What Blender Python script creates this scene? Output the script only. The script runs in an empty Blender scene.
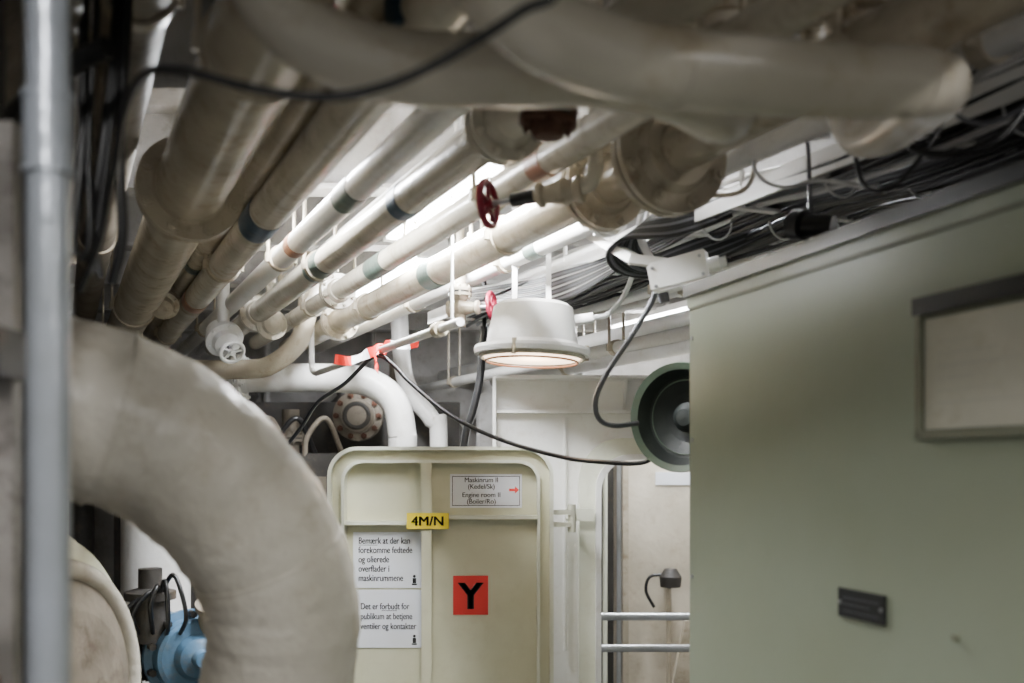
import bpy, math, random, bmesh
from mathutils import Vector, Matrix
random.seed(7)
E = 1.7            # eye height of the photographer (metres)
SL = -0.454        # fore-aft pipe run: x changes -0.454 m per metre of y

# ------------------------------------------------------------ materials
def paint(name, col, rough=0.45, var=0.12, dirt=(0.16,0.11,0.06), dirt_amt=0.25, bump=0.15, scale=6.0, metal=0.0):
    m = bpy.data.materials.new(name); m.use_nodes = True
    nt = m.node_tree; n = nt.nodes; l = nt.links
    bs = n["Principled BSDF"]
    tc = n.new("ShaderNodeTexCoord")
    n1 = n.new("ShaderNodeTexNoise"); n1.inputs["Scale"].default_value = scale; n1.inputs["Detail"].default_value = 5
    n2 = n.new("ShaderNodeTexNoise"); n2.inputs["Scale"].default_value = scale*2.6; n2.inputs["Detail"].default_value = 8
    n2.inputs["Roughness"].default_value = 0.72
    n3 = n.new("ShaderNodeTexNoise"); n3.inputs["Scale"].default_value = scale*9; n3.inputs["Detail"].default_value = 3
    for t in (n1, n2, n3): l.new(tc.outputs["Object"], t.inputs["Vector"])
    r1 = n.new("ShaderNodeValToRGB")
    r1.color_ramp.elements[0].position = 0.35; r1.color_ramp.elements[1].position = 0.65
    r1.color_ramp.elements[0].color = (*[c*(1-var)*k for c,k in zip(col,(1,.99,.95))], 1)
    r1.color_ramp.elements[1].color = (*[min(1,c*(1+var*0.6)) for c in col], 1)
    l.new(n1.outputs["Fac"], r1.inputs["Fac"])
    r2 = n.new("ShaderNodeValToRGB")
    r2.color_ramp.elements[0].position = 0.53; r2.color_ramp.elements[1].position = 0.72
    r2.color_ramp.elements[0].color = (0,0,0,1); r2.color_ramp.elements[1].color = (min(1,dirt_amt*2),)*3+(1,)
    l.new(n2.outputs["Fac"], r2.inputs["Fac"])
    mx = n.new("ShaderNodeMixRGB"); l.new(r2.outputs["Color"], mx.inputs["Fac"])
    l.new(r1.outputs["Color"], mx.inputs["Color1"]); mx.inputs["Color2"].default_value = (*dirt,1)
    l.new(mx.outputs["Color"], bs.inputs["Base Color"])
    bs.inputs["Roughness"].default_value = rough; bs.inputs["Metallic"].default_value = metal
    if bump > 0:
        bp = n.new("ShaderNodeBump"); bp.inputs["Strength"].default_value = bump; bp.inputs["Distance"].default_value = 0.01
        l.new(n3.outputs["Fac"], bp.inputs["Height"]); l.new(bp.outputs["Normal"], bs.inputs["Normal"])
    return m
def glow(name, col, s):
    m = bpy.data.materials.new(name); m.use_nodes = True
    bs = m.node_tree.nodes["Principled BSDF"]
    bs.inputs["Base Color"].default_value = (*col,1)
    bs.inputs["Emission Color"].default_value = (*col,1); bs.inputs["Emission Strength"].default_value = s
    return m
CREAM = paint("cream_pipe_paint", (0.62,0.575,0.48), 0.24, 0.14, dirt=(.30,.23,.14), dirt_amt=0.30, bump=.12)
CREAM2 = paint("warm_cream_paint", (0.50,0.44,0.34), 0.26, 0.18, dirt=(.22,.15,.08), dirt_amt=0.35, bump=.14)
SWAN = paint("foreground_pipe_paint", (0.58,0.53,0.44), 0.26, 0.14, dirt=(.38,.28,.14), dirt_amt=0.35, bump=.14, scale=3.5)
WHITE = paint("white_paint", (0.80,0.79,0.77), 0.30, 0.06, dirt=(.45,.38,.28), dirt_amt=0.15, bump=.1)
LAG = paint("lagging_canvas_paint", (0.60,0.56,0.48), 0.26, 0.14, dirt=(.38,.32,.22), dirt_amt=0.30, bump=0.40, scale=4.5)
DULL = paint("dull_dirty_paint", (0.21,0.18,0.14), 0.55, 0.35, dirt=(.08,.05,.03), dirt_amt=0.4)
DARK = paint("dark_steel", (0.04,0.036,0.032), 0.6, 0.3, dirt_amt=0.2)
DECK = paint("deckhead_paint", (0.48,0.47,0.46), 0.6, 0.25, dirt=(.2,.16,.12), dirt_amt=0.3)
GREYP = paint("silver_pipe_paint", (0.40,0.43,0.48), 0.25, 0.12, dirt=(.25,.25,.25), dirt_amt=0.15, metal=.35)
GREEN = paint("cabinet_green_paint", (0.345,0.385,0.285), 0.36, 0.05, dirt=(.27,.31,.22), dirt_amt=0.08, bump=0.06, scale=3)
HOLD = paint("placard_holder_paint", (0.22,0.23,0.16), 0.45, 0.2, dirt_amt=0.2)
DGREEN = paint("horn_inner_paint", (0.010,0.014,0.012), 0.55, 0.2, dirt_amt=0.0)
HRIM = paint("horn_rim_paint", (0.11,0.15,0.11), 0.4, 0.2, dirt_amt=0.2)
DOORP = paint("door_cream_paint", (0.63,0.62,0.45), 0.30, 0.05, dirt=(.50,.46,.30), dirt_amt=0.15, bump=0.06)
DOORW = paint("door_rim_paint", (0.71,0.72,0.60), 0.30, 0.05, dirt=(.50,.46,.32), dirt_amt=0.15, bump=0.06)
STAIN = paint("stained_beige", (0.62,0.56,0.45), 0.6, 0.2, dirt=(.30,.20,.10), dirt_amt=0.25, scale=4)
PLATEM = paint("mottled_plate_paint", (0.27,0.25,0.23), 0.5, 0.45, dirt=(.06,.045,.04), dirt_amt=0.5, scale=9)
RUST = paint("rust", (0.12,0.05,0.03), 0.8, 0.4)
BLK = paint("black_rubber", (0.012,0.012,0.013), 0.30, 0.1, dirt_amt=0.02, bump=0)
GRC = paint("grey_cable", (0.11,0.11,0.125), 0.35, 0.1, dirt_amt=0.02, bump=0)
WHC = paint("white_cable", (0.66,0.66,0.66), 0.4, 0.1, dirt_amt=0.05, bump=0)
REDW = paint("red_wheel_paint", (0.26,0.015,0.04), 0.3, 0.2, dirt_amt=0.1)
RED = paint("red_plastic", (0.80,0.03,0.02), 0.45, 0.05, dirt_amt=0.0, bump=0)
SIGNR = paint("sign_red", (0.70,0.035,0.03), 0.45, 0.04, dirt_amt=0.0, bump=0)
YEL = paint("label_yellow", (0.88,0.68,0.02), 0.45, 0.04, dirt_amt=0.0, bump=0)
PAPER = paint("paper_white", (0.80,0.82,0.87), 0.5, 0.02, dirt_amt=0.0, bump=0)
OLDP = paint("aged_paper", (0.66,0.64,0.53), 0.5, 0.12, dirt=(.46,.42,.28), dirt_amt=0.35, bump=0)
INK = paint("ink_black", (0.012,0.012,0.012), 0.6, 0.0, dirt_amt=0.0, bump=0)
PENCIL = paint("faded_print", (0.54,0.53,0.46), 0.6, 0.0, dirt_amt=0.0, bump=0)
BLUE = paint("blue_machine_paint", (0.08,0.17,0.28), 0.35, 0.25, dirt_amt=0.3)
BANDB = paint("band_blue", (0.04,0.075,0.12), 0.4, 0.2, dirt_amt=0.2)
BANDG = paint("band_green", (0.07,0.10,0.085), 0.4, 0.2, dirt_amt=0.2)
BANDR = paint("band_brown", (0.36,0.17,0.10), 0.4, 0.2, dirt_amt=0.2)
STEEL = paint("galvanised_steel", (0.42,0.43,0.45), 0.35, 0.15, dirt_amt=0.1, metal=0.8)
FLOOR = paint("floor_plate", (0.10,0.10,0.10), 0.5, 0.3, metal=0.3)
TUBE = glow("fluorescent_tube", (0.95,0.96,1.0), 60)
LENS = glow("lamp_lens", (1.0,0.80,0.60), 4.0)

# ------------------------------------------------------------ mesh builder
def catmull(p, k=8):
    p = [Vector(a) for a in p]
    if len(p) < 3: return p
    q = [p[0]*2-p[1]] + p + [p[-1]*2-p[-2]]
    out = []
    for i in range(1, len(q)-2):
        a,b,c,d = q[i-1:i+3]
        for j in range(k):
            t = j/k
            out.append(0.5*((2*b)+(c-a)*t+(2*a-5*b+4*c-d)*t*t+(3*b-a-3*c+d)*t**3))
    out.append(p[-1]); return out

class B:
    def __init__(s, M=None):
        s.v=[]; s.f=[]; s.m=[]; s.sm=[]; s.mats=[]; s.M = M or Matrix.Identity(4)
    def mi(s, mat):
        if mat not in s.mats: s.mats.append(mat)
        return s.mats.index(mat)
    def add(s, vs, fs, mat, smooth=False):
        o=len(s.v); s.v += [s.M@Vector(x) for x in vs]; k=s.mi(mat)
        for f in fs: s.f.append([i+o for i in f]); s.m.append(k); s.sm.append(smooth)
    def tube(s, pts, r, mat, n=20, caps=True):
        pts=[Vector(p) for p in pts]; N=len(pts)
        rs = list(r) if isinstance(r,(list,tuple)) else [r]*N
        tan=[(pts[min(i+1,N-1)]-pts[max(i-1,0)]).normalized() for i in range(N)]
        up=Vector((0,0,1)) if abs(tan[0].z)<0.9 else Vector((1,0,0))
        nrm=(up-tan[0]*up.dot(tan[0])).normalized()
        vs=[]
        for i in range(N):
            nrm=(nrm-tan[i]*nrm.dot(tan[i])).normalized(); bn=tan[i].cross(nrm)
            for j in range(n):
                a=2*math.pi*j/n
                vs.append(pts[i]+(nrm*math.cos(a)+bn*math.sin(a))*rs[i])
        fs=[[i*n+j, (i+1)*n+j, (i+1)*n+(j+1)%n, i*n+(j+1)%n] for i in range(N-1) for j in range(n)]
        s.add(vs,fs,mat,True)
        if caps:
            s.add(vs[:n],[list(range(n))],mat); s.add(vs[-n:],[list(range(n))[::-1]],mat)
    def cyl(s,p0,p1,r,mat,n=20,r1=None): s.tube([p0,p1],[r,r if r1 is None else r1],mat,n)
    def curve(s,pts,r,mat,n=12,k=8): s.tube(catmull(pts,k),r,mat,n)
    def box(s,lo,hi,mat,bev=0.0):
        x0,y0,z0=lo;x1,y1,z1=hi
        s.add([(x0,y0,z0),(x1,y0,z0),(x1,y1,z0),(x0,y1,z0),(x0,y0,z1),(x1,y0,z1),(x1,y1,z1),(x0,y1,z1)],
              [[0,3,2,1],[4,5,6,7],[0,1,5,4],[1,2,6,5],[2,3,7,6],[3,0,4,7]],mat)
    def beam(s,p0,p1,w,h,mat):
        p0=Vector(p0);p1=Vector(p1);d=(p1-p0).normalized();u=Vector((0,0,1)) if abs(d.z)<.95 else Vector((0,1,0))
        sd=d.cross(u).normalized();u=sd.cross(d)
        vs=[p+sd*a*w/2+u*b*h/2 for p in (p0,p1) for a,b in ((-1,-1),(1,-1),(1,1),(-1,1))]
        s.add(vs,[[0,1,2,3],[7,6,5,4],[0,4,5,1],[1,5,6,2],[2,6,7,3],[3,7,4,0]],mat)
    def lathe(s,o,ax,prof,mat,n=32,smooth=True):
        o=Vector(o);ax=Vector(ax).normalized();u=Vector((0,0,1)) if abs(ax.z)<.9 else Vector((1,0,0))
        a=(u-ax*u.dot(ax)).normalized();b=ax.cross(a)
        for k in range(len(prof)-1):
            vs=[o+ax*t+(a*math.cos(2*math.pi*j/n)+b*math.sin(2*math.pi*j/n))*max(r,1e-4) for r,t in prof[k:k+2] for j in range(n)]
            s.add(vs,[[j,(j+1)%n,n+(j+1)%n,n+j] for j in range(n)],mat,smooth)
    def torus(s,c,ax,R,r,mat,n=32,m=10):
        c=Vector(c);ax=Vector(ax).normalized();u=Vector((0,0,1)) if abs(ax.z)<.9 else Vector((1,0,0))
        a=(u-ax*u.dot(ax)).normalized();b=ax.cross(a)
        vs=[]
        for j in range(n):
            d=a*math.cos(2*math.pi*j/n)+b*math.sin(2*math.pi*j/n)
            for i in range(m):
                t=2*math.pi*i/m; vs.append(c+d*(R+r*math.cos(t))+ax*r*math.sin(t))
        s.add(vs,[[j*m+i,j*m+(i+1)%m,((j+1)%n)*m+(i+1)%m,((j+1)%n)*m+i] for j in range(n) for i in range(m)],mat,True)
    def flange(s,c,ax,R,t,mat,nb=8,gap=0.006,bm=None):
        c=Vector(c);ax=Vector(ax).normalized();u=Vector((0,0,1)) if abs(ax.z)<.9 else Vector((1,0,0))
        a=(u-ax*u.dot(ax)).normalized();b=ax.cross(a)
        for sg in (-1,1):
            p=c+ax*sg*gap/2; s.cyl(p,p+ax*sg*t,R,mat,36)
            s.cyl(p+ax*sg*t,p+ax*sg*t*2.4,R*0.70,mat,28,r1=R*0.60)
        s.cyl(c-ax*gap/2,c+ax*gap/2,R*.93,DARK,28)
        for j in range(nb):
            an=2*math.pi*(j+.5)/nb; d=(a*math.cos(an)+b*math.sin(an))*R*0.85
            s.cyl(c+d-ax*(t*2.0),c+d+ax*(t*2.0),R*0.12,bm or mat,6)
            s.cyl(c+d-ax*(t*2.5),c+d+ax*(t*2.5),R*0.06,bm or mat,8)
    def wheel(s,c,ax,R,mat,hub=RUST):
        c=Vector(c);ax=Vector(ax).normalized();s.torus(c,ax,R,R*0.17,mat,28,8)
        u=Vector((0,0,1));a=(u-ax*u.dot(ax)).normalized();b=ax.cross(a)
        for j in range(5):
            an=2*math.pi*j/5; d=(a*math.cos(an)+b*math.sin(an))*R
            s.cyl(c,c+d,R*0.11,mat,8)
        s.cyl(c-ax*R*.25,c+ax*R*.25,R*0.25,mat,12)
    def build(s,name):
        me=bpy.data.meshes.new(name); me.from_pydata([tuple(v) for v in s.v],[],s.f)
        for m in s.mats: me.materials.append(m)
        for i,p in enumerate(me.polygons): p.material_index=s.m[i]; p.use_smooth=s.sm[i]
        me.update()
        bm=bmesh.new(); bm.from_mesh(me); bmesh.ops.recalc_face_normals(bm,faces=bm.faces); bm.to_mesh(me); bm.free()
        ob=bpy.data.objects.new(name,me); bpy.context.scene.collection.objects.link(ob); return ob
def F(u,h,y): return Vector((u+SL*y,y,E+h))
FD=Vector((SL,1,0)).normalized()
def P(x,y,h): return (x,y,E+h)
BEAMS=[0.6,1.3,2.0,2.7,3.4,4.1,4.8]
CEIL=0.95; BEAMB=0.74
def hang(b,c,r,top=BEAMB,mat=CREAM2):
    c=Vector(c); sd=Vector((1,-SL,0)).normalized()*(r+.006)
    for q in (c+sd,c-sd): b.cyl(q,(q.x,q.y,E+top),.005,mat,6)
    b.tube([c-FD*.012,c+FD*.012],r+.006,mat,20)
    for q in (c+sd,c-sd): b.cyl(q-Vector((0,0,.012)),q+Vector((0,0,.012)),.010,mat,6)

# ------------------------------------------------------------ room
b=B(); b.box((-3.2,-1.5,-.1),(2.5,6.1,0),FLOOR); b.build("floor")
b=B(); b.box((-3.2,-1.5,E+CEIL),(2.5,6.1,E+CEIL+.1),DECK); b.build("ceiling")
b=B()
for y in BEAMS+[5.5]:
    b.box((-3.0,y-.006,E+BEAMB+.01),(2.4,y+.006,E+CEIL),DECK)
    b.box((-3.0,y-.045,E+BEAMB),(2.4,y+.045,E+BEAMB+.012),DECK)
for u in (-.2,.35,.9,1.45,2.0,2.6):
    b.beam(F(u,CEIL-.04,-.5),F(u,CEIL-.04,5.6),.012,.08,DECK)
b.build("trim_deck_beams")
b=B(); b.box((-3.2,5.7,0),(2.5,5.8,E+CEIL),DECK)
for x in (-2.6,-2.0,-1.4,-.8,-.2,.4): b.box((x,5.62,0),(x+.015,5.7,E+CEIL),DECK)
b.build("wall_back")
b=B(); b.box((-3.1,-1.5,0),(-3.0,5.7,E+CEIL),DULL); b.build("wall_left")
b=B(); b.box((2.4,-1.5,0),(2.5,5.7,E+CEIL),DECK); b.build("wall_right")

def rrect(x0,x1,z0,z1,r,k=8):
    pts=[]
    for cx,cz,a0 in ((x1-r,z1-r,0),(x0+r,z1-r,90),(x0+r,z0+r,180),(x1-r,z0+r,270)):
        for i in range(k+1):
            a=math.radians(a0+90*i/k); pts.append((cx+r*math.cos(a),cz+r*math.sin(a)))
    return pts
def frame(b,o,i,y0,y1,mat):
    n=len(o); vs=[(x,y,z) for y in (y0,y1) for L in (o,i) for x,z in L]
    fs=[]
    for j in range(n):
        k=(j+1)%n
        fs+= [[j,k,n+k,n+j],[2*n+j,3*n+j,3*n+k,2*n+k],[j,2*n+j,2*n+k,k],[n+j,n+k,3*n+k,3*n+j]]
    b.add(vs,fs,mat)
def slab(b,o,y0,y1,mat):
    n=len(o); vs=[(x,y,z) for y in (y0,y1) for x,z in o]
    b.add(vs,[list(range(n))[::-1],[n+j for j in range(n)]]+[[j,(j+1)%n,n+(j+1)%n,n+j] for j in range(n)],mat)
# door bulkhead with opening
b=B()
inn=rrect(.33,1.25,.25,1.72,.12)
b.box((-.06,3.78,0),(.33,3.79,E+.33),WHITE); b.box((1.25,3.78,0),(2.4,3.79,E+.33),WHITE)
b.box((.33,3.78,1.72),(1.25,3.79,E+.33),WHITE); b.box((.33,3.78,0),(1.25,3.79,.25),WHITE)
frame(b,rrect(.25,1.33,.17,1.80,.16),inn,3.70,3.86,DOORW)
frame(b,rrect(.31,1.27,.23,1.74,.13),inn,3.675,3.70,WHITE)
b.box((-.06,3.68,E+.32),(2.4,3.86,E+.332),WHITE)
b.box((-.072,3.70,0),(-.06,3.86,E+.33),WHITE)
b.box((-.06,3.72,1.895),(2.4,3.78,1.905),WHITE)
for x in (.42,.98): b.add([(x,3.78,1.905),(x,3.68,2.02),(x,3.78,2.02),(x+.01,3.78,1.905),(x+.01,3.68,2.02),(x+.01,3.78,2.02)],[[0,1,2],[5,4,3],[0,3,4,1],[1,4,5,2],[2,5,3,0]],WHITE)
b.cyl((.20,3.76,1.0),(.20,3.76,1.88),.008,WHITE,10)
b.build("wall_door_bulkhead")

# watertight door, swung open
b=B()
x0,x1,z0,z1=-.622,.140,.22,1.762
o=rrect(x0,x1,z0,z1,.10); i1=rrect(x0+.045,x1-.045,z0+.045,z1-.045,.07)
slab(b,rrect(x0+.01,x1-.01,z0+.01,z1-.01,.095),3.42,3.432,DOORP)
frame(b,o,rrect(x0+.012,x1-.012,z0+.012,z1-.012,.09),3.35,3.44,DOORW)
frame(b,rrect(x0+.012,x1-.012,z0+.012,z1-.012,.09),i1,3.385,3.43,DOORP)
frame(b,i1,rrect(x0+.055,x1-.055,z0+.055,z1-.055,.065),3.36,3.43,DOORW)
b.box((-.296,3.368,z0+.05),(-.282,3.425,z1-.05),DOORW)
b.box((-.306,3.363,z0+.05),(-.272,3.369,z1-.05),DOORP)
b.box((-.283,3.372,1.517),(x1-.05,3.424,1.529),DOORW)
b.box((x0+.05,3.372,1.497),(-.295,3.424,1.509),DOORW)
b.box((x0+.05,3.372,.86),(x1-.05,3.424,.872),DOORW)
for z in (1.50,.55):
    for dz in (-.012,.03): b.box((.135,3.395,z+dz),(.20,3.43,z+dz+.016),DOORW)
    b.cyl((.205,3.415,z-.03),(.205,3.415,z+.065),.014,DOORW,14)
    b.box((.196,3.42,z+.008),(.222,3.674,z+.026),DOORW); b.box((.196,3.655,z-.005),(.30,3.674,z+.04),DOORW)
b.build("door_1")

def text(s,parent,x,y,z,size,mat,align='LEFT',bold=0.0,rz=0.0,sx=1):
    for dx in ((0,) if bold==0 else (-bold,0,bold)):
        c=bpy.data.curves.new("lettering","FONT"); c.body=s; c.size=size; c.align_x=align; c.extrude=.0004
        c.materials.append(mat)
        ob=bpy.data.objects.new("lettering",c); bpy.context.scene.collection.objects.link(ob)
        ob.location=(x+dx,y,z); ob.rotation_euler=(math.pi/2,0,rz); ob.scale=(sx,1,1); ob.parent=parent
def sign(x0,x1,z0,z1,y,mat,border=None):
    b=B(); b.box((x0,y,z0),(x1,y+.003,z1),mat)
    if border:
        t=.0022;e=.007
        for lo,hi in (((x0+e,z0+e),(x1-e,z0+e+t)),((x0+e,z1-e-t),(x1-e,z1-e)),((x0+e,z0+e),(x0+e+t,z1-e)),((x1-e-t,z0+e),(x1-e,z1-e))):
            b.box((lo[0],y-.0006,lo[1]),(hi[0],y,hi[1]),border)
    return b
def person_icon(b,x,z,y):
    b.cyl((x,y-.0006,z+.028),(x,y,z+.028),.005,INK,12); b.box((x-.006,y-.0006,z+.004),(x+.006,y,z+.022),INK); b.box((x-.009,y-.0006,z-.002),(x+.009,y,z+.003),INK)
b=sign(-.545,-.310,1.278,1.470,3.416,PAPER); person_icon(b,-.335,1.29,3.416)
b.box((-.527,3.4152,1.4245),(-.462,3.416,1.426),INK); s1=b.build("notice_paper")
for k,t in enumerate(["Bemærk at der kan","forekomme fedtede","og olierede","overflader i","maskinrummene"]):
    text(t,s1,-.527,3.4152,1.430-k*.032,.032,INK,bold=.0004,sx=.72)
b=sign(-.535,-.308,1.073,1.272,3.416,PAPER); person_icon(b,-.335,1.085,3.416)
b.box((-.447,3.4152,1.1995),(-.395,3.416,1.201),INK); s2=b.build("notice_paper")
for k,t in enumerate(["Det er forbudt for","publikum at betjene","ventiler og kontakter"]):
    text(t,s2,-.520,3.4152,1.205-k*.034,.031,INK,bold=.0004,sx=.72)
b=sign(-.2125,.034,1.553,1.669,3.416,PAPER,INK)
b.box((-.010,3.4154,1.610),(.010,3.416,1.619),SIGNR); b.add([(.010,3.4154,1.602),(.024,3.4154,1.6145),(.010,3.4154,1.627)],[[0,1,2]],SIGNR)
s3=b.build("direction_sign")
for k,t in enumerate(["Maskinrum II","(Kedel/Sk)","Engine room II","(Boiler/Ro)"]):
    text(t,s3,-.105,3.4152,1.641-k*.0225-(.006 if k>1 else 0),.0235,INK,'CENTER',.0003,sx=.95)
b=sign(-.202,-.082,1.186,1.320,3.416,SIGNR); s4=b.build("letter_sign")
text("Y",s4,-.142,3.4152,1.206,.132,INK,'CENTER',.005)
b=sign(-.355,-.213,1.484,1.538,3.357,YEL); s5=b.build("frame_number_label")
text("4M/N",s5,-.284,3.3562,1.496,.045,INK,'CENTER',.0014,sx=1.05)

# ------------------------------------------------------------ green switch cabinet
ang=math.atan2(-.955,.296)
M=Matrix.Translation((.356,1.99,0))@Matrix.Rotation(ang,4,'Z')
b=B(M)
b.box((0,0,.06),(1.56,.6,2.035),GREEN); b.box((.02,.02,0),(1.54,.58,.06),DARK)
b.box((-.004,-.014,2.034),(1.57,.61,2.058),BLK)
b.box((-.002,-.006,2.012),(1.565,0,2.034),GREEN)
b.box((.0,-.004,2.008),(1.56,0,2.012),HOLD)
b.box((.01,-.006,.10),(1.10,0,2.005),GREEN)
b.box((1.115,-.006,.10),(1.55,0,2.005),GREEN)
sx0,sx1,sz0,sz1=.680,1.02,1.735,1.905
b.box((sx0,-.010,sz0),(sx1,-.006,sz1),HOLD)
b.box((sx0+.012,-.012,sz0+.012),(sx1-.012,-.010,sz1-.012),OLDP)
for k in range(6):
    z=sz1-.045-k*.016
    b.box((sx0+.035,-.0125,z),(sx0+.10+.04*((k*7)%3),-.012,z+.0012),PENCIL)
for lo,hi in (((sx0,sz0),(sx1,sz0+.010)),((sx0,sz0),(sx0+.010,sz1)),((sx1-.01,sz0),(sx1,sz1))):
    b.box((lo[0],-.018,lo[1]),(hi[0],-.006,hi[1]),HOLD)
b.box((sx0-.004,-.020,sz1-.006),(sx1,-.006,sz1+.018),BLK)
b.box((.500,-.010,1.472),(.607,-.006,1.515),BLK)
for k in range(3): b.box((.512,-.0108,1.481+k*.010),(.595-.02*(k%2),-.010,1.4825+k*.010),GRC)
for x in (.506,.601): b.cyl((x,-.012,1.494),(x,-.008,1.494),.003,STEEL,10)
b.cyl((.745,-.012,1.478),(.745,-.004,1.478),.005,HOLD,12)
for z in (.5,1.48,1.75,1.95): b.cyl((.022,-.009,z),(.022,-.004,z),.004,STEEL,10)
b.build("switch_cabinet")

# ------------------------------------------------------------ fore-aft pipes
def run(name,u,h,r,y0,y1,mat,bands=(),fl=(),hangs=(2.0,3.4),n=24):
    b=B(); b.cyl(F(u,h,y0),F(u,h,y1),r,mat,n)
    for yb,L,m in bands: b.tube([F(u,h,yb),F(u,h,yb+L)],r+.0015,m,n)
    for yf,R in fl: b.flange(F(u,h,yf),FD,R,.014,mat,8,bm=mat)
    for y in hangs: hang(b,F(u,h,y),r)
    yy=y0+.5
    while yy<y1: b.tube([F(u,h,yy),F(u,h,yy+.008)],r+.0012,mat,n,False); yy+=.9
    return b.build(name)
H=.54; YE=5.60
run("overhead_pipe",.255,H,.066,.2,YE,CREAM2,fl=((1.95,.102),),hangs=(1.3,3.4,4.1))
run("overhead_pipe",.40,.60,.034,.2,YE,CREAM2,bands=((2.9,.06,BANDG),),hangs=(1.3,2.7))
run("overhead_pipe",.443,H,.040,.2,YE,CREAM,bands=((2.12,.12,BANDB),(3.2,.08,BANDR)),hangs=(1.3,2.7,4.1))
run("overhead_pipe",.60,.56,.029,.2,YE,WHITE,bands=((2.0,.10,BANDG),(2.5,.05,BANDR)),hangs=(1.3,2.7,4.1))
run("overhead_pipe",.705,H,.036,.2,4.6,CREAM,bands=((2.62,.13,BANDG),(2.0,.05,BANDB)),fl=((1.58,.062),(3.55,.065),(4.3,.065)),hangs=(1.3,2.7,4.1))
run("overhead_pipe",.864,H,.029,.2,4.4,CREAM,bands=((2.62,.13,BANDG),(1.75,.05,BANDR)),fl=((3.1,.055),),hangs=(1.3,2.0,3.4))
run("overhead_pipe",1.053,.54,.042,.2,4.6,CREAM2,bands=((2.75,.08,BANDG),),fl=((1.72,.108),(1.93,.085),(3.75,.07)),hangs=(1.3,2.35,3.4))
run("overhead_pipe",1.21,.55,.024,.2,4.8,WHITE,bands=((2.5,.06,BANDG),),fl=((2.2,.045),),hangs=(1.3,2.7,3.4))
run("overhead_pipe",1.30,.60,.018,.2,4.8,WHITE,hangs=(2.0,3.4))
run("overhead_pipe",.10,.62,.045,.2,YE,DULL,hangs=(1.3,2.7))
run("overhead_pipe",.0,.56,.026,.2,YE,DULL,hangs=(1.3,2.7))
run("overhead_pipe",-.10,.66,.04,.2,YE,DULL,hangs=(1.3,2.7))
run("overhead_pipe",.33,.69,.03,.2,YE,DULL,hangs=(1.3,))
run("overhead_pipe",.78,.63,.02,.2,YE,WHITE,hangs=(1.3,3.4))
run("overhead_pipe",.52,.63,.016,.2,YE,WHITE,hangs=(1.3,3.4))
run("overhead_pipe",2.15,.50,.030,1.2,YE,WHITE,hangs=(4.8,),fl=((4.35,.055),))
run("overhead_pipe",2.45,.47,.036,1.5,YE,WHITE,hangs=(4.8,))
run("overhead_pipe",2.55,.58,.025,1.5,YE,CREAM,hangs=(4.8,))
run("overhead_pipe",1.90,.40,.022,2.6,YE,WHITE,hangs=(3.4,4.8,))
run("overhead_conduit",1.62,.475,.014,.6,3.65,WHITE,hangs=(2.7,))
run("overhead_conduit",1.70,.475,.012,.6,3.65,WHITE,hangs=(2.7,))
run("overhead_conduit",1.13,.615,.010,.6,3.65,WHC,hangs=(2.0,2.7,))
run("overhead_conduit",.95,.60,.009,.6,3.65,WHC,hangs=(2.0,2.7,))
# thin handrail-like pipe with barrier tape
b=B(); b.cyl(F(.965,.345,2.40),F(.965,.345,3.75),.011,WHITE,16)
b.cyl(F(.965,.345,2.52),F(.965,.345,2.55),.02,CREAM2,16)
b.cyl(F(.965,.345,2.45),F(.965,BEAMB,2.45),.004,WHITE,8)
b.curve([F(.965,.345,3.74),F(.965,.36,3.8),F(.965,.42,3.82),F(.965,BEAMB,3.82)],.011,WHITE)
b.build("handrail_pipe")
b=B()
def ribbon(b,pts,w,mats,seg=3):
    pts=catmull(pts,5)
    for i in range(len(pts)-1):
        p,q=pts[i],pts[i+1]; o_=Vector((.004*math.sin(i),.010*math.cos(i*.7),w/2)); o2=Vector((.004*math.sin(i+1),.010*math.cos((i+1)*.7),w/2))
        b.add([p-o_,q-o2,q+o2,p+o_],[[0,1,2,3]],mats[(i//seg)%2],True)
c=F(.965,.345,3.0)
b.torus(c,FD,.016,.006,RED,16,6); b.torus(c+FD*.02,FD,.016,.005,RED,16,6)
ribbon(b,[c+Vector((0,-.02,0)),c+Vector((-.03,-.035,-.012)),c+Vector((-.08,-.04,-.035)),c+Vector((-.13,-.04,-.03))],.028,(RED,PAPER),5)
ribbon(b,[c+Vector((0,-.02,0)),c+Vector((.03,-.04,.014)),c+Vector((.075,-.04,.010)),c+Vector((.12,-.04,.018))],.024,(RED,PAPER),6)
ribbon(b,[c+Vector((0,-.022,.01)),c+Vector((-.01,-.04,-.03)),c+Vector((.0,-.04,-.07))],.014,(RED,RED))
b.build("barrier_tape")

# ------------------------------------------------------------ foreground swan-neck pipes
b=B()
pp=[P(-.07,.85,.56),P(-.045,.87,.475),P(.012,.92,.416),P(.105,.97,.397),P(.257,1.03,.402),P(.37,1.08,.417),P(.455,1.12,.43),P(.502,1.18,.445),P(.515,1.28,.46),P(.515,1.38,.47),P(.515,1.47,.50),P(.515,1.50,.58),P(.515,1.50,.95)]
b.curve(pp,.039,SWAN,36,10)
sp=catmull(pp,10)
for i in (34,58): b.tube([sp[i],sp[i]*.5+sp[i+1]*.5],.0405,SWAN,36)
b.flange(P(.515,1.50,.68),(0,0,1),.08,.014,CREAM2)
b.build("swan_neck_pipe")
b=B()
pp=[P(-.31,1.05,.95),P(-.305,1.05,.66),P(-.265,1.05,.52),P(-.211,1.05,.452),P(-.119,1.06,.424),P(-.013,1.08,.428),P(.099,1.12,.442),P(.20,1.2,.452),P(.27,1.3,.46),P(.30,1.38,.50),P(.30,1.40,.58),P(.30,1.40,.95)]
b.curve(pp,.039,SWAN,36,10)
b.flange(P(.30,1.40,.66),(0,0,1),.075,.014,CREAM2)
b.build("swan_neck_pipe")
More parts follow.
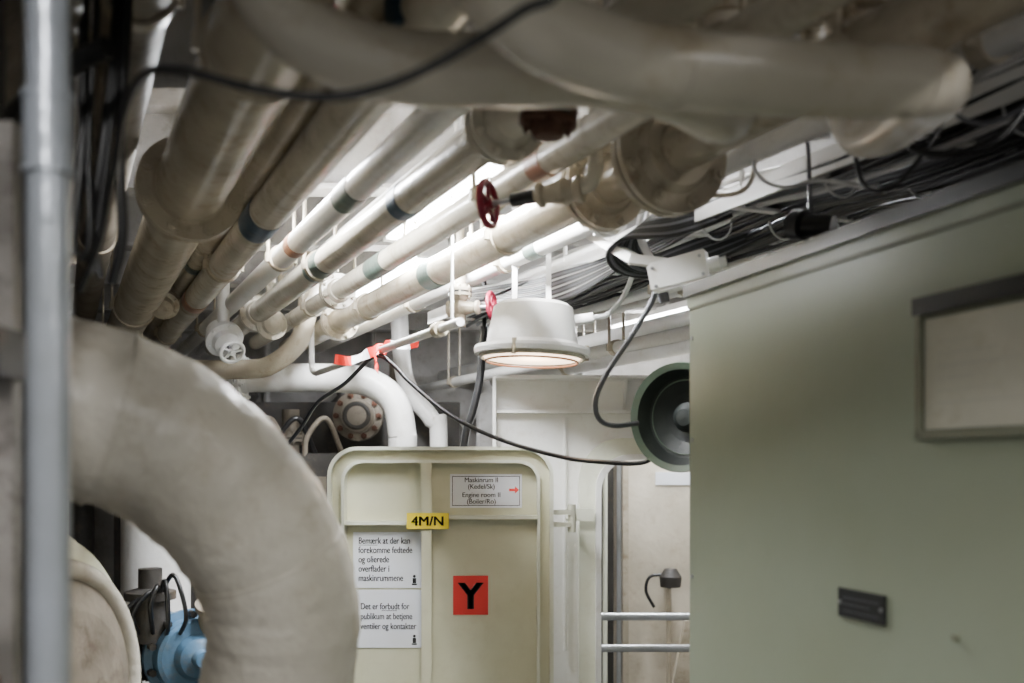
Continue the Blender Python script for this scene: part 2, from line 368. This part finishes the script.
b=B(); b.cyl(P(.05,1.36,.47),P(.05,1.36,.95),.018,CREAM,16); b.flange(P(.05,1.36,.475),(.1,0,1),.040,.008,RUST,6)
b.lathe(P(.05,1.36,.445),(0,0,1),[(0,0),(.02,.002),(.026,.015),(.02,.03)],RUST,20); b.build("drain_valve")
b=B(); b.cyl(P(-.12,1.2,.55),P(-.12,1.2,.95),.012,CREAM,14); b.cyl(P(-.12,1.2,.52),P(-.12,1.2,.565),.034,BANDB,24)
b.cyl(P(-.12,1.2,.505),P(-.12,1.2,.52),.02,STEEL,20)
b.build("pressure_gauge")
b=B(); b.cyl(P(-.06,1.12,.53),P(-.06,1.12,.95),.014,CREAM2,14); b.lathe(P(-.06,1.12,.515),(0,-.3,1),[(0,0),(.024,.004),(.03,.012),(.03,.03),(.02,.045)],RUST,20); b.build("drain_valve")

# valves with handwheels
b=B(); wx=Vector((.93,-.36,.05))
b.wheel(P(-.043,1.8,.472),wx,.040,REDW)
b.cyl(P(-.055,1.805,.471),P(.06,1.76,.478),.0055,STEEL,10)
b.cyl(P(.0,1.785,.474),P(.045,1.766,.477),.013,BLK,14)
b.lathe(P(.04,1.768,.477),wx,[(.012,0),(.022,.008),(.022,.016),(.015,.02),(.02,.04),(.024,.055),(.018,.075),(.024,.08),(.024,.09),(0,.09)],CREAM2,20)
b.curve([P(.11,1.74,.484),P(.135,1.73,.49),P(.145,1.727,.52),P(.145,1.727,.56),P(.145,1.727,.95)],.014,CREAM,14)
b.build("globe_valve")
b=B()
b.wheel(P(-.058,2.85,.455),(.95,-.30,.05),.038,REDW)
b.cyl(P(-.05,2.85,.455),P(-.15,2.885,.452),.006,STEEL,10)
b.lathe(P(-.09,2.865,.454),(-.94,.33,0),[(.010,0),(.02,.006),(.02,.014),(.014,.02),(.02,.045),(.026,.06),(.018,.085),(.024,.09),(.024,.10),(0,.10)],CREAM2,20)
b.cyl(P(-.15,2.885,.40),P(-.15,2.885,.60),.016,CREAM2,14); b.flange(P(-.15,2.885,.50),(0,0,1),.034,.008,CREAM2,6)
b.cyl(P(-.15,2.885,.60),P(-.15,2.885,.95),.012,CREAM2,14)
b.build("globe_valve")
b=B()
b.curve([P(-.74,3.7,.95),P(-.755,3.7,.64),P(-.765,3.7,.55),P(-.796,3.7,.455),P(-.89,3.7,.375),P(-1.0,3.7,.355),P(-1.35,3.7,.355),P(-1.6,3.8,.355),P(-1.6,5.0,.355),P(-1.6,5.6,.355)],.036,CREAM2,20)
b.build("elbow_pipe")
def strainer(c0,ax,R,mat,wheel=True):
    b=B(); c0=Vector(c0); ax=Vector(ax).normalized()
    b.lathe(c0,ax,[(0,-.06),(R*.7,-.05),(R*.75,.0),(R,.0),(R,.015),(R*.72,.02),(R*.65,.04),(R*.3,.05),(0,.05)],mat,28)
    for k in range(6):
        a=k*math.pi/3; u=Vector((0,0,1)); u=(u-ax*u.dot(ax)).normalized(); d=(u*math.cos(a)+ax.cross(u)*math.sin(a))*R*.86
        b.cyl(c0+d,c0+d+ax*.022,R*.09,mat,6)
    b.cyl(c0,(c0.x,c0.y,E+CEIL),R*.32,mat,14)
    if wheel: b.wheel(c0+ax*.09,ax,R*.6,mat); b.cyl(c0,c0+ax*.09,.006,STEEL,8)
    b.build("strainer_valve")
strainer(P(-1.0,3.45,.44),(.5,-.6,-.6),.066,WHITE)
strainer(P(-.86,3.55,.50),(.5,-.85,0),.055,CREAM,False)
strainer(P(-1.12,3.2,.52),(.2,-.8,-.6),.05,CREAM2,False)

# white bend pipe above door, behind
b=B()
b.curve([P(-2.9,4.25,.365),P(-1.6,4.22,.365),P(-1.02,4.2,.367),P(-.74,4.2,.366),P(-.60,4.2,.345),P(-.50,4.2,.27),P(-.465,4.2,.14),P(-.462,4.2,-.1),P(-.462,4.2,-1.7)],.060,WHITE,28)
b.flange(P(-1.15,4.2,.367),(1,0,0),.10,.015,WHITE); b.build("bend_pipe")
b=B(); b.curve([P(-.52,4.5,.95),P(-.50,4.5,.5),P(-.46,4.5,.33),P(-.36,4.5,.2),P(-.33,4.5,.05),P(-.33,4.5,-1.7)],.04,WHITE,20); b.build("bend_pipe")
b=B(); b.flange(P(-.71,4.6,.226),(0,1,0),.115,.02,DULL,10,bm=RUST); b.cyl(P(-.71,4.56,.226),P(-.71,5.6,.226),.08,DULL,24)
b.torus(P(-.71,4.555,.226),(0,1,0),.055,.012,DARK); b.build("flanged_branch_pipe")
b=B(); b.curve([P(-.10,3.6,.5),P(-.115,3.6,.32),P(-.14,3.6,.2),P(-.172,3.6,.08),P(-.18,3.6,-.2),P(-.18,3.6,-1.7)],.014,BLK); b.cyl(P(-.10,3.6,.49),P(-.10,3.6,.95),.008,BLK,8); b.build("rubber_hose")
b=B()
for k in range(9):
    x=-2.4+k*.26; z=-.1+.12*math.sin(k*2.1)
    b.cyl(P(x,4.95,-1.7),P(x,4.95,z+.3),.04+.02*(k%3),(DULL,DARK,CREAM2)[k%3],18)
    b.flange(P(x,4.95,z+.15),(0,0,1),.09,.015,DULL,8,bm=RUST)
    b.lathe(P(x,4.95,z+.3),(0,0,1),[(.08,0),(.10,.04),(.07,.1),(.03,.14),(.03,.2),(0,.2)],DULL if k%2 else DARK,20)
b.cyl(P(-2.6,4.95,.02),P(-.2,4.95,.02),.05,DULL,18); b.build("valve_manifold")
b=B()
b.box((-1.55,4.3,0),(-.75,4.7,E+.05),DARK); b.box((-1.9,4.75,0),(-.25,4.8,E+.30),DARK)
for k in range(5): b.box((-1.5+k*.15,4.28,E-.5),(-1.4+k*.15,4.3,E-.05),DULL)
b.cyl(P(-1.3,4.35,.0),P(-1.3,4.35,.25),.03,RUST,14);b.cyl(P(-1.0,4.5,.0),P(-1.0,4.5,.25),.04,DULL,14)
b.flange(P(-1.0,4.5,.12),(0,0,1),.07,.012,DULL); b.flange(P(-1.3,4.35,.15),(0,0,1),.06,.012,RUST)
for k in range(6):
    b.curve([P(-1.5+k*.12,4.32,.02),P(-1.48+k*.12,4.28,.12),P(-1.40+k*.12,4.28,.20),P(-1.35+k*.12,4.4,.05)],.012,(BLK,DULL)[k%2],10)
b.build("machinery_casing")

# ------------------------------------------------------------ big lagged exhaust duct at left
b=B()
pp=[P(-1.6,1.26,.17),P(-1.1,1.29,.14),P(-.759,1.32,.106),P(-.61,1.37,.079),P(-.517,1.42,.044),P(-.436,1.46,-.025),P(-.377,1.5,-.118),P(-.353,1.53,-.215),P(-.362,1.55,-.32),P(-.402,1.57,-.45),P(-.46,1.6,-.62),P(-.50,1.62,-.9),P(-.50,1.62,-1.7)]
path=catmull(pp,10); N=len(path)
rr=[.130-.014*min(1,i/(N*.55)) + .0010*math.sin(i*1.9)+.0012*math.sin(i*.8) for i in range(N)]
b.tube(path,rr,LAG,64)
for i in (34,62): b.tube([path[i],path[i]*.6+path[i+1]*.4],rr[i]+.0018,LAG,64)
b.build("lagged_exhaust_pipe")
b=B(); b.cyl((-.419,.9,0),(-.419,.9,E+CEIL),.0185,GREYP,24); b.cyl(P(-.419,.9,.262),P(-.419,.9,.335),.021,GREYP,24); b.cyl(P(-.419,.9,.262),P(-.419,.9,.268),.023,GREYP,24)
b.cyl(P(-.419,.9,.329),P(-.419,.9,.335),.023,GREYP,24)
b.cyl((-.419,.9,0),(-.419,.9,.01),.05,GREYP,24); b.build("vertical_pipe")
b=B(); b.box((-1.5,1.06,0),(-.522,1.10,E+.36),PLATEM); b.box((-.540,1.04,0),(-.522,1.10,E+.36),PLATEM)
b.box((-.56,1.0,E+.09),(-.515,1.06,E+.14),DARK); b.box((-.58,1.02,E-.3),(-.535,1.06,E-.22),RUST)
b.box((-1.5,1.06,E+.36),(-1.46,1.10,E+CEIL),PLATEM); b.box((-.60,1.06,E+.36),(-.56,1.10,E+CEIL),DARK)
b.build("steel_stanchion_plate")
b=B()
for k in range(9):
    x=-.49-.014*k+.005*math.sin(k*5); y=1.22+.012*(k%3)
    b.curve([P(x+.03,y,.95),P(x+.02+.01*math.sin(k),y,.6),P(x+.01,y,.4),P(x+.012*math.cos(k*2),y,.28),P(x,y+.0,.22+.01*k)],.0045 if k%2 else .007,BLK,8)
b.curve([P(-.455,1.12,.47),P(-.50,1.14,.46),P(-.56,1.16,.43),P(-.62,1.2,.40)],.012,BLK,10)
b.build("cable_drop")
b=B()
b.curve([P(.08,.79,.55),P(.045,.81,.40),P(.0066,.82,.373),P(-.061,.84,.340),P(-.114,.86,.326),P(-.17,.88,.325),P(-.237,.90,.341),P(-.317,.95,.377),P(-.369,1.0,.392),P(-.408,1.05,.375),P(-.442,1.1,.315),P(-.47,1.13,.25),P(-.50,1.15,.20)],.0044,BLK,12)
b.cyl(P(.08,.79,.54),P(.08,.79,.95),.0048,BLK,8); b.build("hanging_cable")
# round lagged vessel behind duct
b=B(); ax=Vector((.985,-.17,0)).normalized(); c0=Vector((-1.0,2.05,1.20))
b.lathe(c0,ax,[(0,-.7),(.37,-.7),(.37,-.09),(.395,-.085),(.405,-.06),(.395,-.035),(.375,-.03)],LAG,64)
b.lathe(c0,ax,[(.375,-.03),(.36,.02),(.31,.06),(.27,.07)],DOORP,64)
b.torus(c0+ax*.065,ax,.285,.022,LAG,64,12)
b.lathe(c0,ax,[(.27,.07),(.2,.10),(.1,.12),(0,.125)],DULL,48)
b.box((-1.5,2.0,0),(-1.3,2.4,.95),DULL); b.build("pressure_vessel")
# blue pump
b=B(); c0=Vector((-.845,2.62,1.200)); ax=Vector((.55,-.83,.05)).normalized()
b.lathe(c0,ax,[(0,-.3),(.095,-.3),(.095,-.02),(.120,-.02),(.120,.0),(.100,.004),(.098,.05),(.088,.055)],BLUE,36)
b.lathe(c0,ax,[(.088,.055),(.06,.06),(.05,.085),(.025,.095),(.02,.12),(0,.12)],BLUE,30)
for k in range(10):
    a=2*math.pi*k/10; d=(Vector((0,0,1))*math.cos(a)+ax.cross(Vector((0,0,1)))*math.sin(a))*.109
    b.cyl(c0+d-ax*.05,c0+d+ax*.03,.010,DARK,6)
b.lathe(c0+Vector((-.10,-.02,.13)),(0,0,1),[(.05,-.09),(.05,.02),(.065,.02),(.065,.04),(.03,.05),(.03,.10),(0,.10)],DARK,24)
for k in range(5):
    b.curve([c0+Vector((-.14+.03*k,-.05,.05)),c0+Vector((-.16+.045*k,-.1,.10+.02*(k%3))),c0+Vector((-.1+.02*k,-.08,.16+.015*k)),c0+Vector((-.08,-.02,.13))],.006,BLK,8)
b.lathe(c0+Vector((.06,-.03,.11)),(.2,-.5,1),[(.03,-.04),(.03,.02),(.04,.02),(.04,.035),(0,.04)],DULL,20)
b.box((c0.x-.12,c0.y-.05,0),(c0.x+.12,c0.y+.25,c0.z-.10),DARK)
b.cyl((c0.x-.17,c0.y,0),(c0.x-.17,c0.y,c0.z+.1),.04,DARK,16)
for z in (-.35,-.2,-.05,.08): b.flange((c0.x-.17,c0.y,c0.z+z),(0,0,1),.06,.01,DARK,6)
b.build("blue_pump")
b=B(); b.cyl((-1.18,3.3,0),(-1.18,3.3,1.62),.11,WHITE,28); b.lathe((-1.18,3.3,1.62),(0,0,1),[(.11,0),(.08,.06),(0,.09)],WHITE,28); b.build("hot_water_tank")

# ------------------------------------------------------------ cable tray and bundle
b=B()
for u in (1.37,1.86): b.beam(F(u,.545,.4),F(u,.545,3.7),.006,.045,WHITE)
y=.5
while y<3.7:
    b.beam(F(1.37,.53,y),F(1.86,.53,y)+Vector((0,.2,0)),.022,.006,WHITE); y+=.22
for y in (1.3,2.0,2.7,3.4):
    for u in (1.37,1.86): b.cyl(F(u,.55,y),F(u,BEAMB,y),.006,WHITE,8)
b.build("cable_tray")
b=B()
for k in range(84):
    u0=1.375+.0057*k+random.uniform(-.004,.004); h0=.540+.014*(k%4)+random.uniform(-.006,.008); ph=random.uniform(0,6)
    pts=[]; sag=random.uniform(.004,.030)
    for j in range(21):
        y=.4+j*.165
        pts.append(F(u0+.009*math.sin(y*2.3+ph)+.004*math.sin(y*7+ph*2),h0+.005*math.sin(y*3.1+ph)-sag*abs(math.sin((y)*math.pi/.7)),y))
    m=(BLK,BLK,GRC,BLK,WHC,GRC,BLK,BLK)[random.randrange(8)]
    b.tube(catmull(pts,4),random.uniform(.004,.0075),m,8)
for y in (1.15,1.5,1.85,2.2,2.55):
    for u in (1.45,1.6,1.75): b.torus(F(u,.54,y),FD,.042,.0025,WHC,20,6)
b.build("cable_bundle")
b=B()
for k in range(12):
    d=.009*k
    b.curve([P(.62-.0*k,2.10,.60+.004*k),P(.50,2.12,.545+d*.5),P(.36,2.16,.50+d*.7),P(.25+d*.6,2.2,.50+d*.5),P(.215+d*.8,2.25,.475+d*.2),P(.25+d,2.3,.445+d*.3),P(.35,2.35,.445+d*.5),P(.46,2.3,.47+d*.6),P(.60,2.25,.53+d*.3)],.0048,(BLK,GRC,BLK)[k%3],8)
b.build("slack_cable_coil")
b=B()
for k in range(16):
    d=.009*k
    b.curve([P(.42,2.35,.56+.004*k),P(.28,2.5,.50+d*.3),P(.16-d*.3,2.68,.455+d*.5),P(.05,2.9,.46+d*.6),P(-.06,3.15,.50+d*.5),P(-.17,3.4,.55+d*.3)],.0052,(BLK,GRC,BLK,WHC)[k%4],8)
b.build("slack_cable_coil")
b=B()
b.curve([P(.70,1.5,.60),P(.62,1.5,.47),P(.585,1.55,.43),P(.56,1.6,.46),P(.55,1.62,.58)],.004,BLK,8)
b.curve([P(.42,1.75,.60),P(.42,1.72,.51),P(.46,1.7,.475),P(.52,1.68,.48),P(.60,1.6,.44)],.0035,WHC,8)
b.curve([P(.36,1.9,.60),P(.34,1.9,.55),P(.38,1.88,.51),P(.44,1.86,.52),P(.46,1.86,.60)],.0045,CREAM2,8)
b.curve([P(.66,1.35,.62),P(.60,1.36,.50),P(.64,1.34,.46),P(.70,1.30,.50),P(.72,1.3,.62)],.0035,GRC,8)
b.curve([P(.78,1.4,.66),P(.72,1.4,.50),P(.66,1.42,.45),P(.60,1.5,.48),P(.58,1.55,.6)],.006,BLK,8)
b.build("hanging_cable")
b=B(); b.cyl(P(.487,1.72,.415),P(.50,1.70,.41),.026,BLK,24); b.cyl(P(.50,1.70,.41),P(.54,1.67,.40),.019,BLK,20); b.cyl(P(.51,1.70,.41),P(.51,1.72,.60),.004,GRC,8)
b.build("cable_gland_plug")
b=B(); b.curve([P(.30,2.2,.60),P(.285,2.22,.52),P(.31,2.22,.46),P(.335,2.21,.44)],.009,WHC,10)
b.build("flexible_conduit")
b=B(); b.beam(P(.16,2.35,.56),P(.27,2.2,.455),.03,.02,WHITE); b.beam(P(.16,2.35,.55),P(.16,2.35,BEAMB),.03,.02,WHITE); b.beam(P(.26,2.2,.455),P(.34,2.2,.445),.025,.02,WHITE); b.build("bracket_arm")
Mj=Matrix.Translation(P(.375,2.2,.425))@Matrix.Rotation(math.radians(-12),4,'Y')@Matrix.Rotation(math.radians(-20),4,'Z')
b=B(Mj)
b.box((-.065,-.035,-.033),(.06,.035,.033),WHITE); b.box((-.067,-.037,-.026),(.062,-.030,.026),WHITE)
b.cyl((.06,0,0),(.085,0,0),.016,WHITE,16); b.cyl((.085,0,0),(.10,0,0),.012,WHC,16)
b.cyl((-.05,0,-.033),(-.05,0,-.055),.012,GRC,14)
for x in (-.055,.05):
    for z in (-.02,.02): b.cyl((x,-.040,z),(x,-.036,z),.004,STEEL,8)
b.build("junction_box")
b=B(); b.curve([P(.318,2.2,.385),P(.310,2.22,.36),P(.275,2.24,.30),P(.213,2.25,.205),P(.190,2.26,.147),P(.200,2.28,.105),P(.24,2.33,.092),P(.30,2.38,.10)],.0062,GRC,12); b.build("horn_cable")
b=B(); c0=Vector(P(.408,2.34,.112)); ax=Vector((-.60,-.80,-.03)).normalized()
b.lathe(c0,ax,[(0,-.03),(.035,-.028),(.06,-.02),(.095,.0),(.112,.03)],DGREEN,48)
b.lathe(c0,ax,[(.112,.03),(.127,.037),(.129,.030),(.127,.0),(.110,-.04),(.085,-.10),(.08,-.16),(.05,-.18),(0,-.18)],HRIM,48)
b.torus(c0+ax*(-.0),ax,.088,.0015,HRIM,40,6)
b.lathe(c0,ax,[(0,.012),(.02,.010),(.035,-.005),(.035,-.028)],DGREEN,24)
q=c0-ax*.14
b.beam(q,q+Vector((0,0,.83)),.02,.006,WHITE)
b.build("loudspeaker_horn")

# ------------------------------------------------------------ round lamp
b=B(); c0=Vector(P(.052,2.6,.285)); up=Vector((0.03,.02,1)).normalized()
b.lathe(c0,up,[(.128,.0),(.150,.0),(.152,.012),(.150,.02),(.128,.024),(.120,.032),(.108,.10),(.104,.125),(.09,.135),(0,.138)],WHITE,56)
b.lathe(c0,up,[(.128,.0),(.124,-.008),(.115,-.010),(0,-.012)],LENS,40)
b.torus(c0-up*.004,up,.134,.006,CREAM,48,8); b.torus(c0-up*.016,up,.12,.003,BANDR,40,6)
for k in range(3):
    a=2*math.pi*k/3+.2; d=Vector((math.cos(a),math.sin(a),0))*.148
    b.cyl(c0+d-up*.010,c0+d+up*.03,.006,CREAM2,8)
for s_ in (-.045,.045): b.beam(c0+Vector((s_,.04,.13)),c0+Vector((s_,.04,BEAMB-.285)),.014,.005,WHITE)
b.cyl(c0+Vector((.10,0,.09)),c0+Vector((.16,0,.10)),.014,WHITE,14)
b.curve([c0+Vector((.16,0,.10)),c0+Vector((.20,0,.11)),c0+Vector((.24,-.05,.16)),c0+Vector((.27,-.10,.25))],.007,WHC,10)
b.build("round_pendant_lamp")
b=B(); b.curve([P(-.66,3.15,.13),P(-.604,3.1,.196),P(-.512,3.05,.250),P(-.43,3.0,.318),P(-.39,2.98,.325),P(-.345,2.97,.29),P(-.302,2.95,.245),P(-.181,2.9,.146),P(-.034,2.8,.072),P(.125,2.6,.022),P(.221,2.5,.008),P(.32,2.45,.006),P(.37,2.42,.04)],.0062,BLK,12)
b.curve([P(-.66,3.15,.13),P(-.75,3.2,.0),P(-.8,3.25,-.3),P(-.8,3.25,-1.7)],.0062,BLK,8)
b.build("black_cable")

# ------------------------------------------------------------ beyond the doorway
b=B(); b.box((.56,5.0,0),(1.7,5.5,E+.32),STAIN); b.box((.555,4.99,0),(.585,5.0,E+.32),CREAM2); b.box((.93,4.988,.3),(1.0,5.0,1.5),WHITE)
b.box((.72,4.994,1.60),(.98,5.0,1.665),PAPER); b.build("equipment_locker")
b=B(); b.box((.36,4.9,0),(.50,5.0,E+.3),DARK); b.box((.515,4.88,0),(.535,4.9,E+.3),STEEL); b.cyl((.455,4.87,0),(.455,4.87,E+.3),.012,DOORW,12); b.build("dark_gap_post")  # dark box put in for the shaded gap, with steel strip and pipe
b=B()
for z in (1.03,.89): b.cyl((.30,4.4,z),(1.9,4.4,z),.017,STEEL,16)
b.cyl((.32,4.4,0),(.32,4.4,1.05),.018,STEEL,16); b.cyl((1.15,4.4,0),(1.15,4.4,1.05),.018,STEEL,16); b.build("guard_railing")
b=B(); b.cyl((.78,4.95,.0),(.78,4.95,1.12),.012,CREAM2,12); b.lathe((.78,4.9,1.12),(0,0,1),[(0,-.02),(.05,-.02),(.055,.03),(.03,.07),(0,.075)],DARK,20)
b.curve([(.70,4.9,1.0),(.66,4.9,1.08),(.68,4.9,1.15),(.76,4.9,1.16)],.008,BLK,8); b.cyl((.78,4.93,1.1),(.78,5.0,1.1),.015,DARK,8); b.build("wall_lantern")
b=B(); b.add([(.62,4.6,.0),(1.15,4.6,.0),(1.15,4.6,.98),(.80,4.6,.98),(.62,4.65,.0),(1.15,4.65,.0),(1.15,4.65,.98),(.80,4.65,.98)],[[0,1,2,3],[7,6,5,4],[0,4,5,1],[1,5,6,2],[2,6,7,3],[3,7,4,0]],CREAM2); b.build("deck_bracket")

# ------------------------------------------------------------ lights
def fixture(u,h,y0,y1,watt,col=(.93,.96,1)):
    b=B(); b.beam(F(u,h+.035,y0),F(u,h+.035,y1),.10,.03,WHITE)
    for s in (-.028,.028):
        b.cyl(F(u+s,h,y0+.03),F(u+s,h,y1-.03),.011,TUBE,12)
    for y in (y0,y1-.03): b.beam(F(u,h+.008,y),F(u,h+.008,y+.03),.09,.04,WHITE)
    ym=(y0+y1)/2
    b.cyl(F(u,h+.05,ym),F(u,CEIL,ym),.01,WHITE,8)
    o=b.build("fluorescent_light")
    L=bpy.data.lights.new("tube_glow","AREA"); L.shape='RECTANGLE'; L.size=.08; L.size_y=(y1-y0); L.energy=watt; L.color=col
    lo=bpy.data.objects.new("tube_glow",L); bpy.context.scene.collection.objects.link(lo)
    lo.location=F(u,h-.016,ym); lo.rotation_euler=(0,0,math.atan2(-SL,1)); lo.parent=o
fixture(1.0,.67,2.05,2.95,88)
fixture(1.20,.68,3.2,4.0,46)
fixture(.54,.70,2.1,2.7,22)
fixture(1.60,.80,2.08,2.60,16)
fixture(1.35,.72,-.6,.5,32,(1,.97,.91))  # added fill behind the camera for cabinet and duct, out of view
fixture(-.3,.72,-.7,.3,11,(1,.97,.91))  # second added fill, unseen at left rear, brightens plate and cabinet face
fixture(2.9,.7,4.3,5.2,40)  # fixture added to brighten locker and room beyond the doorway
L=bpy.data.lights.new("lamp_bulb","POINT"); L.energy=2.0; L.color=(1,.78,.55); L.shadow_soft_size=.05
lo=bpy.data.objects.new("lamp_bulb",L); bpy.context.scene.collection.objects.link(lo); lo.location=P(.052,2.58,.23)

w=bpy.data.worlds.new("world"); bpy.context.scene.world=w; w.use_nodes=True
w.node_tree.nodes["Background"].inputs[0].default_value=(.80,.82,.82,1); w.node_tree.nodes["Background"].inputs[1].default_value=.45

cam=bpy.data.cameras.new("camera"); co=bpy.data.objects.new("camera",cam); bpy.context.scene.collection.objects.link(co)
co.location=(0,0,E); co.rotation_euler=(math.pi/2,0,0)
cam.lens=35; cam.sensor_width=36; cam.shift_y=.1206; cam.clip_start=.05
cam.dof.use_dof=True; cam.dof.focus_distance=3.1; cam.dof.aperture_fstop=2.6
bpy.context.scene.camera=co
